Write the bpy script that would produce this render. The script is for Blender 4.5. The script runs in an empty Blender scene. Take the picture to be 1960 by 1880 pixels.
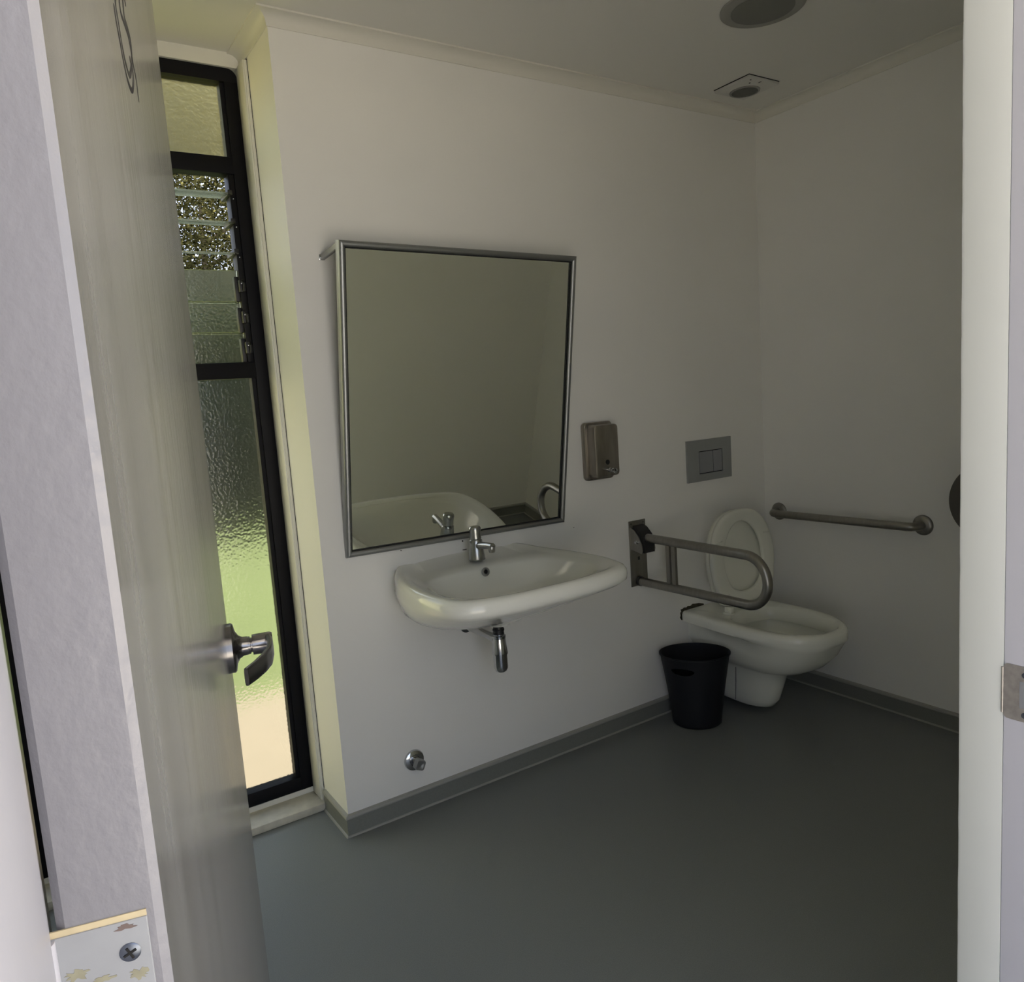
import bpy, bmesh, math, random
from mathutils import Vector, Matrix
random.seed(7)
S = bpy.context.scene
COL = S.collection

# ------------------------------------------------------------------ camera, sky, sun, exposure
cd = bpy.data.cameras.new('camera'); cam = bpy.data.objects.new('camera', cd); COL.objects.link(cam)
cam.location = (-.72923, -2.18623, 1.33176)
cam.rotation_euler = (1.442495, .0686336, -.5838628)
cd.sensor_fit = 'HORIZONTAL'; cd.sensor_width = 36.0; cd.lens = 1463.97 / 1960 * 36.0
cd.clip_start = .01; cd.clip_end = 200
S.camera = cam
wd = bpy.data.worlds.new('sky'); S.world = wd; wd.use_nodes = True
nt = wd.node_tree; nt.nodes.clear()
out = nt.nodes.new('ShaderNodeOutputWorld'); bg = nt.nodes.new('ShaderNodeBackground')
tc = nt.nodes.new('ShaderNodeTexCoord'); sp = nt.nodes.new('ShaderNodeSeparateXYZ')
rp = nt.nodes.new('ShaderNodeValToRGB')
rp.color_ramp.elements[0].position = 0.0; rp.color_ramp.elements[0].color = (.80, .88, 1.0, 1)
rp.color_ramp.elements[1].position = .8; rp.color_ramp.elements[1].color = (.55, .66, 1.0, 1)
nt.links.new(tc.outputs['Generated'], sp.inputs[0]); nt.links.new(sp.outputs['Z'], rp.inputs[0])
nt.links.new(rp.outputs[0], bg.inputs[0]); nt.links.new(bg.outputs[0], out.inputs[0])
bg.inputs[1].default_value = .62
sun = bpy.data.lights.new('sun', 'SUN'); sun.energy = 13; sun.angle = math.radians(.6); sun.color = (1, .93, .82)
so = bpy.data.objects.new('sun', sun); COL.objects.link(so)
so.rotation_euler = Vector((.85, .02, 1.15)).to_track_quat('Z', 'Y').to_euler(); so.location = (6, 3, 8)
S.view_settings.view_transform = 'Standard'; S.view_settings.look = 'None'
S.view_settings.gamma = 1.0; S.view_settings.use_curve_mapping = False
S.view_settings.exposure = 1.73
S.cycles.use_denoising = True
S.cycles.max_bounces = 12; S.cycles.diffuse_bounces = 7; S.cycles.transmission_bounces = 10
S.cycles.glossy_bounces = 6; S.cycles.transparent_max_bounces = 24
S.cycles.caustics_reflective = False; S.cycles.caustics_refractive = True
S.cycles.blur_glossy = .05

# ------------------------------------------------------------------ room dimensions
W, C = 2.0078, 2.4          # right wall, ceiling
YN, YO = -1.758, -2.04      # door wall: inner and outer face
XL = -1.00                  # left wall
YR, YW = .215, .285         # recess: end of plaster return, face of window wall
XJR, XJL = .143, -.741      # door opening

# ------------------------------------------------------------------ materials
def mat(name, col, rough=.5, metal=0., var=0., vscale=(8, 8, 8), bump=0., bscale=(60, 60, 60), spec=None, detail=3, col2=None, trans=0., ior=1.5, coat=0.):
    m = bpy.data.materials.new(name); m.use_nodes = True
    n = m.node_tree.nodes; l = m.node_tree.links; b = n['Principled BSDF']
    b.inputs['Base Color'].default_value = (*col, 1); b.inputs['Roughness'].default_value = rough
    b.inputs['Metallic'].default_value = metal
    if spec is not None: b.inputs['Specular IOR Level'].default_value = spec
    if trans: b.inputs['Transmission Weight'].default_value = trans; b.inputs['IOR'].default_value = ior
    if coat: b.inputs['Coat Weight'].default_value = coat; b.inputs['Coat Roughness'].default_value = .08
    t = n.new('ShaderNodeTexCoord')
    if var or col2:
        mp = n.new('ShaderNodeMapping'); mp.inputs['Scale'].default_value = vscale
        nz = n.new('ShaderNodeTexNoise'); nz.inputs['Scale'].default_value = 1; nz.inputs['Detail'].default_value = detail
        r = n.new('ShaderNodeValToRGB'); r.color_ramp.elements[0].position = .3; r.color_ramp.elements[1].position = .7
        c2 = col2 or tuple(min(1, c * (1 + var)) for c in col)
        c1 = col if col2 else tuple(c * (1 - var) for c in col)
        r.color_ramp.elements[0].color = (*c1, 1); r.color_ramp.elements[1].color = (*c2, 1)
        l.new(t.outputs['Object'], mp.inputs[0]); l.new(mp.outputs[0], nz.inputs['Vector']); l.new(nz.outputs['Fac'], r.inputs[0]); l.new(r.outputs[0], b.inputs['Base Color'])
    if bump:
        mp = n.new('ShaderNodeMapping'); mp.inputs['Scale'].default_value = bscale
        nz = n.new('ShaderNodeTexNoise'); nz.inputs['Scale'].default_value = 1; nz.inputs['Detail'].default_value = detail
        bp = n.new('ShaderNodeBump'); bp.inputs['Strength'].default_value = bump; bp.inputs['Distance'].default_value = .002
        l.new(t.outputs['Object'], mp.inputs[0]); l.new(mp.outputs[0], nz.inputs['Vector']); l.new(nz.outputs['Fac'], bp.inputs['Height']); l.new(bp.outputs[0], b.inputs['Normal'])
    return m

M = {}
M['wall'] = mat('wall_paint', (.845, .84, .815), .55, var=.012, vscale=(3, 3, 3), bump=.10, bscale=(160, 160, 160))
M['ceiling'] = mat('ceiling_paint', (.77, .765, .73), .7, bump=.05, bscale=(120, 120, 120))
M['trimwhite'] = mat('trim_paint', (.76, .75, .69), .4, bump=.08, bscale=(40, 40, 40))
M['jamb'] = mat('door_frame_paint', (.53, .53, .59), .4, var=.02, vscale=(9, 9, 3), bump=.12, bscale=(70, 70, 25))
M['reveal'] = mat('reveal_paint', (.63, .65, .63), .5, var=.015, vscale=(12, 12, 5), bump=.1, bscale=(50, 50, 30))
M['floor'] = mat('vinyl_floor', (.195, .208, .208), .42, var=.10, vscale=(420, 420, 420), bump=.06, bscale=(260, 260, 260), spec=.4)
M['skirt'] = mat('vinyl_skirting', (.20, .207, .19), .45, var=.05, vscale=(200, 200, 200), spec=.4)
M['skirtcap'] = mat('skirting_cap', (.34, .34, .31), .4)
M['outer'] = mat('outer_wall', (.5, .49, .46), .8, bump=.2)
M['chrome'] = mat('chrome', (.55, .56, .57), .12, metal=1.)
M['steel'] = mat('brushed_steel', (.30, .29, .265), .38, metal=1., var=.08, vscale=(90, 90, 6))
M['soapsteel'] = mat('worn_brushed_steel', (.33, .305, .27), .36, metal=1., var=.18, vscale=(30, 30, 7))
M['tapmetal'] = mat('dulled_chrome', (.40, .41, .40), .26, metal=1., var=.1, vscale=(60, 60, 60))
M['satin'] = mat('satin_aluminium', (.34, .35, .35), .46, metal=1.)
M['flush'] = mat('satin_grey_plastic', (.32, .335, .335), .42, metal=.35)
M['button'] = mat('button_grey', (.29, .30, .32), .35, metal=.35)
M['porcelain'] = mat('porcelain', (.84, .85, .80), .07, spec=.5)
M['pan'] = mat('porcelain_pan', (.86, .87, .80), .16, spec=.5)
M['seat'] = mat('seat_plastic', (.80, .81, .73), .25)
M['black'] = mat('black_aluminium', (.006, .006, .008), .5, spec=.15)
M['rubber'] = mat('black_plastic', (.012, .012, .013), .5)
M['bin'] = mat('black_bin_plastic', (.012, .013, .016), .55, spec=.25)
M['dark'] = mat('dark_gap', (.01, .01, .01), .9)
M['rust'] = mat('rusty_hole', (.045, .04, .025), .9, var=.5, vscale=(90, 90, 90))
M['mirror'] = mat('mirror_glass', (.93, .95, .90), .0, metal=1.)
M['greyplastic'] = mat('grey_plastic', (.30, .30, .28), .5)
M['greyplastic2'] = mat('grey_diffuser', (.17, .175, .16), .5)
M['ventwhite'] = mat('vent_white', (.62, .62, .60), .45)
M['dispenser'] = mat('dispenser_dark', (.085, .08, .07), .4, metal=.2)
M['sill'] = mat('sill_paint', (.60, .57, .48), .6, var=.12, vscale=(25, 25, 25), bump=.3, bscale=(60, 60, 60))
M['handle'] = mat('satin_nickel', (.30, .29, .29), .22, metal=1.)
M['hinge'] = mat('painted_hinge', (.33, .345, .37), .35, var=.03, vscale=(60, 60, 60), bump=.1)
M['wood'] = mat('raw_pine_edge', (.60, .51, .33), .7, var=.08, vscale=(80, 200, 80))
M['screw'] = mat('dark_zinc_screw', (.16, .18, .22), .35, metal=1.)
M['marker'] = mat('marker_ink', (.02, .018, .02), .5)
M['strike'] = mat('strike_steel', (.40, .375, .35), .5, metal=.8, var=.12, vscale=(120, 120, 120))
M['water'] = mat('water', (.08, .08, .065), .02, spec=.5)
M['yellowwear'] = mat('worn_undercoat', (.29, .28, .20), .6, var=.1, vscale=(150, 150, 150))
M['brownwear'] = mat('brown_wear', (.16, .12, .11), .6)

# door paint: hand brushed gloss, streaked along its height
def door_paint():
    m = mat('brushed_gloss_paint', (.56, .555, .55), .2, spec=.6)
    n = m.node_tree.nodes; l = m.node_tree.links; b = n['Principled BSDF']; t = n.new('ShaderNodeTexCoord')
    def noise(sc, det=4):
        mp = n.new('ShaderNodeMapping'); mp.inputs['Scale'].default_value = sc
        z = n.new('ShaderNodeTexNoise'); z.inputs['Scale'].default_value = 1; z.inputs['Detail'].default_value = det
        l.new(t.outputs['Object'], mp.inputs[0]); l.new(mp.outputs[0], z.inputs['Vector']); return z.outputs['Fac']
    a = noise((55, 55, 1.0)); c = noise((5, 5, 2.5)); d = noise((75, 75, 55), 3)
    mx = n.new('ShaderNodeMix'); mx.data_type = 'RGBA'
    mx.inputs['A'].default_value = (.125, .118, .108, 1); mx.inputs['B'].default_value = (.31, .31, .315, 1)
    l.new(a, mx.inputs['Factor']); l.new(mx.outputs['Result'], b.inputs['Base Color'])
    ml = n.new('ShaderNodeMath'); ml.operation = 'MULTIPLY_ADD'; ml.inputs[1].default_value = .16; ml.inputs[2].default_value = .10
    l.new(c, ml.inputs[0]); l.new(ml.outputs[0], b.inputs['Roughness'])
    ad = n.new('ShaderNodeMath'); ad.operation = 'MULTIPLY_ADD'; ad.inputs[1].default_value = .45
    l.new(d, ad.inputs[0]); l.new(a, ad.inputs[2])
    bp = n.new('ShaderNodeBump'); bp.inputs['Strength'].default_value = .10; bp.inputs['Distance'].default_value = .002
    l.new(ad.outputs[0], bp.inputs['Height']); l.new(bp.outputs[0], b.inputs['Normal'])
    return m
M['door'] = door_paint()
def edge_paint():
    m = mat('lumpy_edge_paint', (.235, .235, .262), .26, spec=.6, var=.03, vscale=(30, 30, 12), bump=.34, bscale=(150, 150, 110), detail=5)
    return m
M['edge'] = edge_paint()

# obscure glass: stippled, slightly greenish
def obscure(name, rough, bumpy, tint):
    m = mat(name, tint, rough, trans=1., ior=1.45, spec=.12)
    n = m.node_tree.nodes; l = m.node_tree.links; b = n['Principled BSDF']; t = n.new('ShaderNodeTexCoord')
    mp = n.new('ShaderNodeMapping'); mp.inputs['Scale'].default_value = (130, 130, 130)
    z = n.new('ShaderNodeTexVoronoi'); z.inputs['Scale'].default_value = 1; z.feature = 'SMOOTH_F1'
    bp = n.new('ShaderNodeBump'); bp.inputs['Strength'].default_value = bumpy; bp.inputs['Distance'].default_value = .002
    l.new(t.outputs['Object'], mp.inputs[0]); l.new(mp.outputs[0], z.inputs['Vector']); l.new(z.outputs['Distance'], bp.inputs['Height']); l.new(bp.outputs[0], b.inputs['Normal'])
    return m
M['glass'] = obscure('obscure_glass', .17, .30, (.84, .85, .74))
M['glass2'] = obscure('leaf_light_obscure_glass', .22, .35, (.98, .90, .52))  # upper pane: yellow light of the sunlit leaves put into the tint
M['louvre'] = obscure('louvre_glass', .2, .30, (.62, .64, .44))
M['grass'] = mat('lawn', (.023, .036, .0028), .9, var=.25, vscale=(6, 6, 6), bump=.5, bscale=(40, 40, 40))
M['path'] = mat('pale_path', (.070, .058, .044), .9, var=.06, vscale=(12, 12, 12), bump=.3)
M['slab'] = mat('bounce_damping_slab', (.13, .13, .135), .8, var=.06)  # dark tone of the added slab, to weaken bounce at the doorway
M['concrete'] = mat('concrete', (.40, .375, .33), .85, var=.06, vscale=(8, 8, 8))
M['cream'] = mat('cream_bounce', (.32, .31, .20), .9, bump=.2)  # colour of the added wall that bounces warm light
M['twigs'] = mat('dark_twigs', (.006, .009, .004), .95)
M['bark'] = mat('bark', (.30, .25, .17), .9, var=.3, vscale=(20, 20, 4), bump=.6, bscale=(40, 40, 8))
def leafmat(name, c1, c2, tr):
    m = bpy.data.materials.new(name); m.use_nodes = True
    n = m.node_tree.nodes; l = m.node_tree.links; n.clear()
    o = n.new('ShaderNodeOutputMaterial'); d = n.new('ShaderNodeBsdfDiffuse'); tr_ = n.new('ShaderNodeBsdfTranslucent'); mx = n.new('ShaderNodeMixShader')
    mx.inputs[0].default_value = tr
    t = n.new('ShaderNodeTexCoord'); z = n.new('ShaderNodeTexNoise'); z.inputs['Scale'].default_value = 9; z.inputs['Detail'].default_value = 4
    r = n.new('ShaderNodeValToRGB'); r.color_ramp.elements[0].position = .35; r.color_ramp.elements[1].position = .65
    r.color_ramp.elements[0].color = (*c1, 1); r.color_ramp.elements[1].color = (*c2, 1)
    l.new(t.outputs['Object'], z.inputs['Vector']); l.new(z.outputs['Fac'], r.inputs[0])
    l.new(r.outputs[0], d.inputs[0]); l.new(r.outputs[0], tr_.inputs[0]); l.new(d.outputs[0], mx.inputs[1]); l.new(tr_.outputs[0], mx.inputs[2]); l.new(mx.outputs[0], o.inputs[0])
    return m
M['leaf'] = leafmat('tree_leaves', (.008, .011, .003), (.25, .23, .09), .45)
M['hedge'] = leafmat('shaded_hedge_leaves', (.009, .022, .003), (.020, .042, .006), .25)  # leaf colours cut to near black to stand in for shade

# ------------------------------------------------------------------ mesh helpers
BASE = {}
def finish(bm, ang=35):
    bmesh.ops.remove_doubles(bm, verts=bm.verts, dist=1e-6)
    bmesh.ops.recalc_face_normals(bm, faces=bm.faces)
    for f in bm.faces: f.smooth = True
    a = math.radians(ang)
    for e in bm.edges:
        if len(e.link_faces) == 2: e.smooth = e.calc_face_angle(0) < a
        else: e.smooth = False
def obj(name, bm, m, parent=None, ang=35, base=None, label=None):
    """One mesh object; bm is in world coordinates."""
    finish(bm, ang)
    b = Vector(BASE[parent.name]) if parent else Vector(base or (0, 0, 0))
    bmesh.ops.translate(bm, verts=bm.verts, vec=-b)
    me = bpy.data.meshes.new(name); bm.to_mesh(me); bm.free()
    for mm in (m if isinstance(m, (list, tuple)) else [m]): me.materials.append(M[mm])
    o = bpy.data.objects.new(name, me); COL.objects.link(o)
    if parent: o.parent = parent
    else: o.location = b
    BASE[o.name] = tuple(b)
    if label: o['label'] = label
    return o
def thing(name, loc, label, cat, group=None):
    o = bpy.data.objects.new(name, None); COL.objects.link(o); o.location = loc; o.empty_display_size = .05
    BASE[o.name] = tuple(loc); o['label'] = label; o['category'] = cat
    if group: o['group'] = group
    return o
def tag(o, label, cat, group=None, kind=None):
    o['label'] = label; o['category'] = cat
    if group: o['group'] = group
    if kind: o['kind'] = kind
    return o
def struct(name, bm, m, ang=35, base=None):
    o = obj(name, bm, m, None, ang, base); o['kind'] = 'structure'; return o

def B(): return bmesh.new()
def box(bm, lo, hi, bev=0, seg=2, mi=0, M4=None):
    lo = Vector(lo); hi = Vector(hi)
    t = bmesh.new(); bmesh.ops.create_cube(t, size=1)
    for v in t.verts: v.co = Vector(((lo[i] + hi[i]) / 2 + v.co[i] * (hi[i] - lo[i])) for i in range(3))
    if bev: bmesh.ops.bevel(t, geom=list(t.edges), offset=bev, segments=seg, affect='EDGES', profile=.5)
    if M4: bmesh.ops.transform(t, matrix=M4, verts=t.verts)
    for f in t.faces: f.material_index = mi
    join(bm, t); return bm
def join(bm, t):
    vm = {v: bm.verts.new(v.co) for v in t.verts}
    for f in t.faces:
        try: nf = bm.faces.new([vm[v] for v in f.verts]); nf.material_index = f.material_index
        except ValueError: pass
    t.free()
def ringloft(bm, rings, cap0=True, cap1=True, mi=0, closed=False):
    vs = [[bm.verts.new(Vector(p)) for p in r] for r in rings]
    n = len(vs[0]); k = len(vs)
    for i in range(k if closed else k - 1):
        a, b = vs[i], vs[(i + 1) % k]
        for j in range(n):
            q = [a[j], a[(j + 1) % n], b[(j + 1) % n], b[j]]
            try: bm.faces.new(q).material_index = mi
            except ValueError: pass
    if not closed:
        if cap0: bm.faces.new(vs[0][::-1]).material_index = mi
        if cap1: bm.faces.new(vs[-1]).material_index = mi
    return bm
def frame_of(d):
    d = Vector(d).normalized(); u = Vector((0, 0, 1)) if abs(d.z) < .9 else Vector((1, 0, 0))
    x = u.cross(d).normalized(); return x, d.cross(x).normalized(), d
def lathe(bm, o, axis, prof, n=40, mi=0, cap0=True, cap1=True):
    """prof: (radius, height along axis)"""
    x, y, d = frame_of(axis); o = Vector(o); rings = []
    for r, hgt in prof:
        r = max(r, 1e-5)
        rings.append([o + d * hgt + (x * math.cos(2 * math.pi * i / n) + y * math.sin(2 * math.pi * i / n)) * r for i in range(n)])
    return ringloft(bm, rings, cap0, cap1, mi)
def tube(bm, pts, r, n=20, mi=0, caps=True):
    pts = [Vector(p) for p in pts]; rs = r if isinstance(r, (list, tuple)) else [r] * len(pts)
    rings = []; px = None
    for i, p in enumerate(pts):
        t = (pts[min(i + 1, len(pts) - 1)] - pts[max(i - 1, 0)]).normalized()
        if px is None: px = frame_of(t)[0]
        x = (px - t * px.dot(t)).normalized(); y = t.cross(x); px = x
        rings.append([p + (x * math.cos(2 * math.pi * k / n) + y * math.sin(2 * math.pi * k / n)) * rs[i] for k in range(n)])
    return ringloft(bm, rings, caps, caps, mi)
def arc(c, a, b, r, a0, a1, n=10):
    """points on a circle in the plane of unit vectors a, b"""
    c = Vector(c); a = Vector(a); b = Vector(b)
    return [c + a * r * math.cos(a0 + (a1 - a0) * i / n) + b * r * math.sin(a0 + (a1 - a0) * i / n) for i in range(n + 1)]
def spline_closed(P, sub=8):
    n = len(P); o = []
    for i in range(n):
        p0, p1, p2, p3 = (Vector(P[(i + k) % n]) for k in (-1, 0, 1, 2))
        for s in range(sub):
            t = s / sub
            o.append(.5 * ((2 * p1) + (p2 - p0) * t + (2 * p0 - 5 * p1 + 4 * p2 - p3) * t * t + (3 * p1 - p0 - 3 * p2 + p3) * t ** 3))
    return o
def sym(half, sub=8):
    """half: list of (x>=0, y), first and last on the axis -> closed symmetric outline"""
    P = [(x, y, 0) for x, y in half] + [(-x, y, 0) for x, y in half[-2:0:-1]]
    return [(p.x, p.y) for p in spline_closed(P, sub)]
def prism(bm, poly, axis, a, b, mi=0, bev=0):
    """poly of 2d points in the plane normal to axis ('x','y','z'), extruded from a to b"""
    def p3(p, w): return {'x': (w, p[0], p[1]), 'y': (p[0], w, p[1]), 'z': (p[0], p[1], w)}[axis]
    t = bmesh.new(); lo = [t.verts.new(p3(p, a)) for p in poly]; hi = [t.verts.new(p3(p, b)) for p in poly]
    t.faces.new(lo); t.faces.new(hi[::-1]); n = len(poly)
    for i in range(n): t.faces.new([lo[i], hi[i], hi[(i + 1) % n], lo[(i + 1) % n]])
    bmesh.ops.recalc_face_normals(t, faces=t.faces)
    if bev: bmesh.ops.bevel(t, geom=list(t.edges), offset=bev, segments=2, affect='EDGES')
    for f in t.faces: f.material_index = mi
    join(bm, t); return bm
def rrect(x0, y0, x1, y1, r, n=6):
    o = []
    for cx, cy, a in ((x1 - r, y1 - r, 0), (x0 + r, y1 - r, 90), (x0 + r, y0 + r, 180), (x1 - r, y0 + r, 270)):
        for i in range(n + 1):
            t = math.radians(a + 90 * i / n); o.append((cx + r * math.cos(t), cy + r * math.sin(t)))
    return o
def sweep(path, prof, k, left=True):
    """mitred moulding: segment k of the plan path; prof = (offset from wall, z)"""
    P = [Vector((p[0], p[1])) for p in path]
    def nrm(i):
        d = (P[i + 1] - P[i]).normalized(); return Vector((-d.y, d.x)) if left else Vector((d.y, -d.x))
    def off(i):
        if i == 0: return nrm(0)
        if i == len(P) - 1: return nrm(i - 1)
        a, b = nrm(i - 1), nrm(i); return (a + b) / (1 + a.dot(b))
    bm = B(); rings = []
    for i in (k, k + 1):
        o = off(i); rings.append([(P[i].x + o.x * w, P[i].y + o.y * w, z) for w, z in prof])
    ringloft(bm, rings); return bm

# ------------------------------------------------------------------ room shell
TH = .12
bm = B(); box(bm, (XL - TH, YO, -.1), (W + TH, .30, 0)); struct('floor', bm, 'floor')
bm = B(); box(bm, (XL - TH, YO, C), (W + TH, .42, C + .12)); struct('ceiling', bm, 'ceiling')
bm = B(); box(bm, (0, 0, 0), (W + TH, YR, C)); wall_back = struct('wall_back', bm, 'wall')
bm = B(); box(bm, (W, YO, 0), (W + TH, 0, C)); struct('wall_right', bm, 'wall')
bm = B(); box(bm, (XL - TH, YO, 0), (XL, YW, C)); struct('wall_left', bm, 'wall')
bm = B()
box(bm, (XJR + .012, YO, 0), (W, YN, C)); box(bm, (XL, YO, 0), (XJL - .012, YN, C)); box(bm, (XJL - .012, YO, 2.13), (XJR + .012, YN, C))
struct('wall_front', bm, 'wall')
# exterior skin around the doorway, reaching round the reveal
WX0, WX1, WZ0, WZ1 = -.832, -.012, .045, 2.358     # window frame, outer
bm = B()
box(bm, (XL - TH, YW, C - .042), (W + TH, .352, C)); box(bm, (WX1 + .003, YR + .0005, 0), (W + TH, .352, C - .042))
box(bm, (XL - TH, YW, -.1), (WX0, .352, C - .042)); box(bm, (WX0, .30, -.1), (WX1, .352, WZ0 - .002))
struct('wall_window', bm, 'trimwhite')

# joint between the plaster return and the window lining board
bm = B(); box(bm, (-.0012, YR - .001, .07), (.002, YR + .0055, C - .04)); struct('trim_3', bm, 'dark')
bm = B(); box(bm, (WX1 - .001, YR + .006, .027), (-.0002, .2965, C - .040), .002); struct('trim_4', bm, 'trimwhite')
# sill board on the floor of the recess
bm = B(); box(bm, (XL, .196, 0), (-.0015, .302, .026), .004)
sill = struct('trim_5', bm, 'sill')

# cornice: cove with two lips
D_ = .037
cove = [(0, C - D_), (.004, C - D_), (.005, C - D_ + .005)]
cove += [(.005 + .027 * (1 - math.cos(t)), C - D_ + .006 + .026 * math.sin(t)) for t in [i * math.pi / 2 / 8 for i in range(9)]]
cove += [(D_, C - .005), (D_, C), (0, C)]
cpath = [(-.0, .285), (0, 0), (W, 0), (W, YN), (XL, YN), (XL, .285)]
names = ['trim_6', 'trim_7', 'trim_8', 'trim_9', 'trim_10']
for k in range(5):
    struct(names[k], sweep(cpath, cove, k, left=False), 'trimwhite', 25)

# skirting: vinyl upstand with cap strip and weld bead
def skirt(name, path, k, s0=0):
    o = struct(name, sweep(path, [(0, 0), (.010, 0), (.0085, .012), (.008, .060), (.0, .060)], k, left=False), 'skirt', 25)
    c = obj('cap_strip', sweep(path, [(0, .058), (.0115, .058), (.0125, .062), (.010, .068), (0, .070)], k, left=False), 'skirtcap', o, 25)
    w = obj('weld_bead', sweep(path, [(.008, -.001), (.0145, .0005), (.0125, .0045), (.0085, .0065)], k, left=False), 'skirtcap', o, 25)
sp1 = [(0, .20), (0, 0), (W, 0), (W, YN), (XJR + .002, YN)]
for k, nm in enumerate(['baseboard_return', 'baseboard_back', 'baseboard_right', 'baseboard_front']): skirt(nm, sp1, k)
sp2 = [(XJL - .06, YN), (XL, YN), (XL, .19)]
skirt('baseboard_left', sp2, 1)

# marks on the back wall
bm = B()
for x, z, r in ((.479, .856, .0028), (.944, .829, .0016), (.256, .862, .0018)):
    lathe(bm, (x, -.0006, z), (0, -1, 0), [(r, -.0004), (r, .0003)], 12)
box(bm, (.477, -.0008, .825), (.492, .0, .8272))
obj('screw_hole', bm, 'dark', wall_back)
bm = B()
prism(bm, [(1.468, .396), (1.466, .408), (1.476, .407), (1.484, .412), (1.499, .409), (1.507, .414), (1.522, .411), (1.535, .417), (1.552, .414), (1.572, .412), (1.60, .404), (1.60, .390), (1.50, .385)], 'y', -.0012, .0)
prism(bm, [(1.472, .400), (1.462, .394), (1.464, .383), (1.460, .374), (1.468, .362), (1.480, .362), (1.50, .39)], 'y', -.0013, .0)
obj('chipped_hole', bm, 'rust', wall_back)

# ------------------------------------------------------------------ window
bm = B(); YF0, YF1 = .296, .345
R_ = .028; seg = 6
def window_frame():
    # stiles, head, cill, transoms: black aluminium with an inner step
    box(bm, (WX1 - .040, YF0, WZ0), (WX1, YF1, WZ1 - R_), .002)
    box(bm, (WX0, YF0, WZ0), (WX0 + .040, YF1, WZ1), .002)
    box(bm, (WX0 + .038, YF0 + .001, WZ0), (WX1 - .038, YF1, WZ0 + .046), .002)
    # head with a rounded right corner
    z0 = WZ1 - .040
    pts = [(WX0 + .038, z0), (WX1 - .001, z0), (WX1 - .001, WZ1 - R_)]
    pts += [(WX1 - R_ + R_ * math.cos(t), WZ1 - R_ + R_ * math.sin(t)) for t in [i * math.pi / 2 / seg for i in range(seg + 1)]] + [(WX0 + .038, WZ1)]
    prism(bm, pts, 'y', YF0 - .001, YF1)
    for z in (2.050, 1.433):
        box(bm, (WX0 + .038, YF0 - .002, z), (WX1 - .038, YF1, z + .050), .002)
    for z0, z1 in ((.091, 1.433), (2.100, WZ1 - .040)):      # glazing beads
        box(bm, (WX1 - .052, YF0 + .010, z0), (WX1 - .038, YF1 - .005, z1))
        box(bm, (WX0 + .038, YF0 + .010, z0), (WX0 + .052, YF1 - .005, z1))
window_frame()
win = struct('window_1', bm, 'black')
bm = B(); box(bm, (WX0 + .045, .318, .088), (WX1 - .045, .323, 1.436)); obj('lower_pane', bm, 'glass', win)
bm = B(); box(bm, (WX0 + .045, .318, 2.098), (WX1 - .045, .323, 2.320)); obj('upper_pane', bm, 'glass2', win)
LB0, LB1 = WX0 + .058, WX1 - .058
def blade(zc, tilt, y=.325, hgt=.100):
    b = B(); box(b, (LB0, -.0028, -hgt / 2), (LB1, .0028, hgt / 2), .0008, 1)
    bmesh.ops.transform(b, matrix=Matrix.Translation((0, y, zc)) @ Matrix.Rotation(math.radians(tilt), 4, 'X'), verts=b.verts)
    return obj('louvre_blade', b, 'louvre', win)
for z, t in ((1.992, -84), (1.908, -82.5), (1.818, -80.5)): blade(z, t)
for z in (1.717, 1.622, 1.528): blade(z, 4)
for xs, s in ((WX1 - .058, 1), (WX0 + .058, -1)):
    bm = B()
    box(bm, (min(xs, xs + .018 * s), .300, 1.483), (max(xs, xs + .018 * s), .348, 2.05), .001)
    o = obj('louvre_gallery', bm, 'black', win)
    for z, t in ((1.992, 1), (1.908, 1), (1.818, 1), (1.717, 0), (1.622, 0), (1.528, 0)):
        b2 = B()
        if t: box(b2, (xs - .010 * s if s > 0 else xs, .283, z - .007), (xs + .004 if s > 0 else xs + .010, .372, z + .008), .002)
        else:
            box(b2, (min(xs - .012 * s, xs + .004 * s), .312, z - .046), (max(xs - .012 * s, xs + .004 * s), .338, z + .030), .002)
            box(b2, (min(xs - .004 * s, xs + .010 * s), .290, z - .020), (max(xs - .004 * s, xs + .010 * s), .316, z + .018), .003)
            tube(b2, [(xs + .006 * s, .290, z + .012), (xs + .008 * s, .280, z + .004), (xs + .008 * s, .282, z - .018)], .004, 10)
        obj('blade_clip', b2, 'rubber', o)
        b3 = B(); lathe(b3, (xs + .003 * s, .289, z + .006), (0, -1, 0), [(.0022, 0), (.0018, .0016), (.0001, .002)], 10)
        lathe(b3, (xs + .009 * s, .300, z - .014), (0, -1, 0), [(.0018, 0), (.0015, .0016), (.0001, .002)], 10)
        obj('rivet', b3, 'chrome', o)

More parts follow.
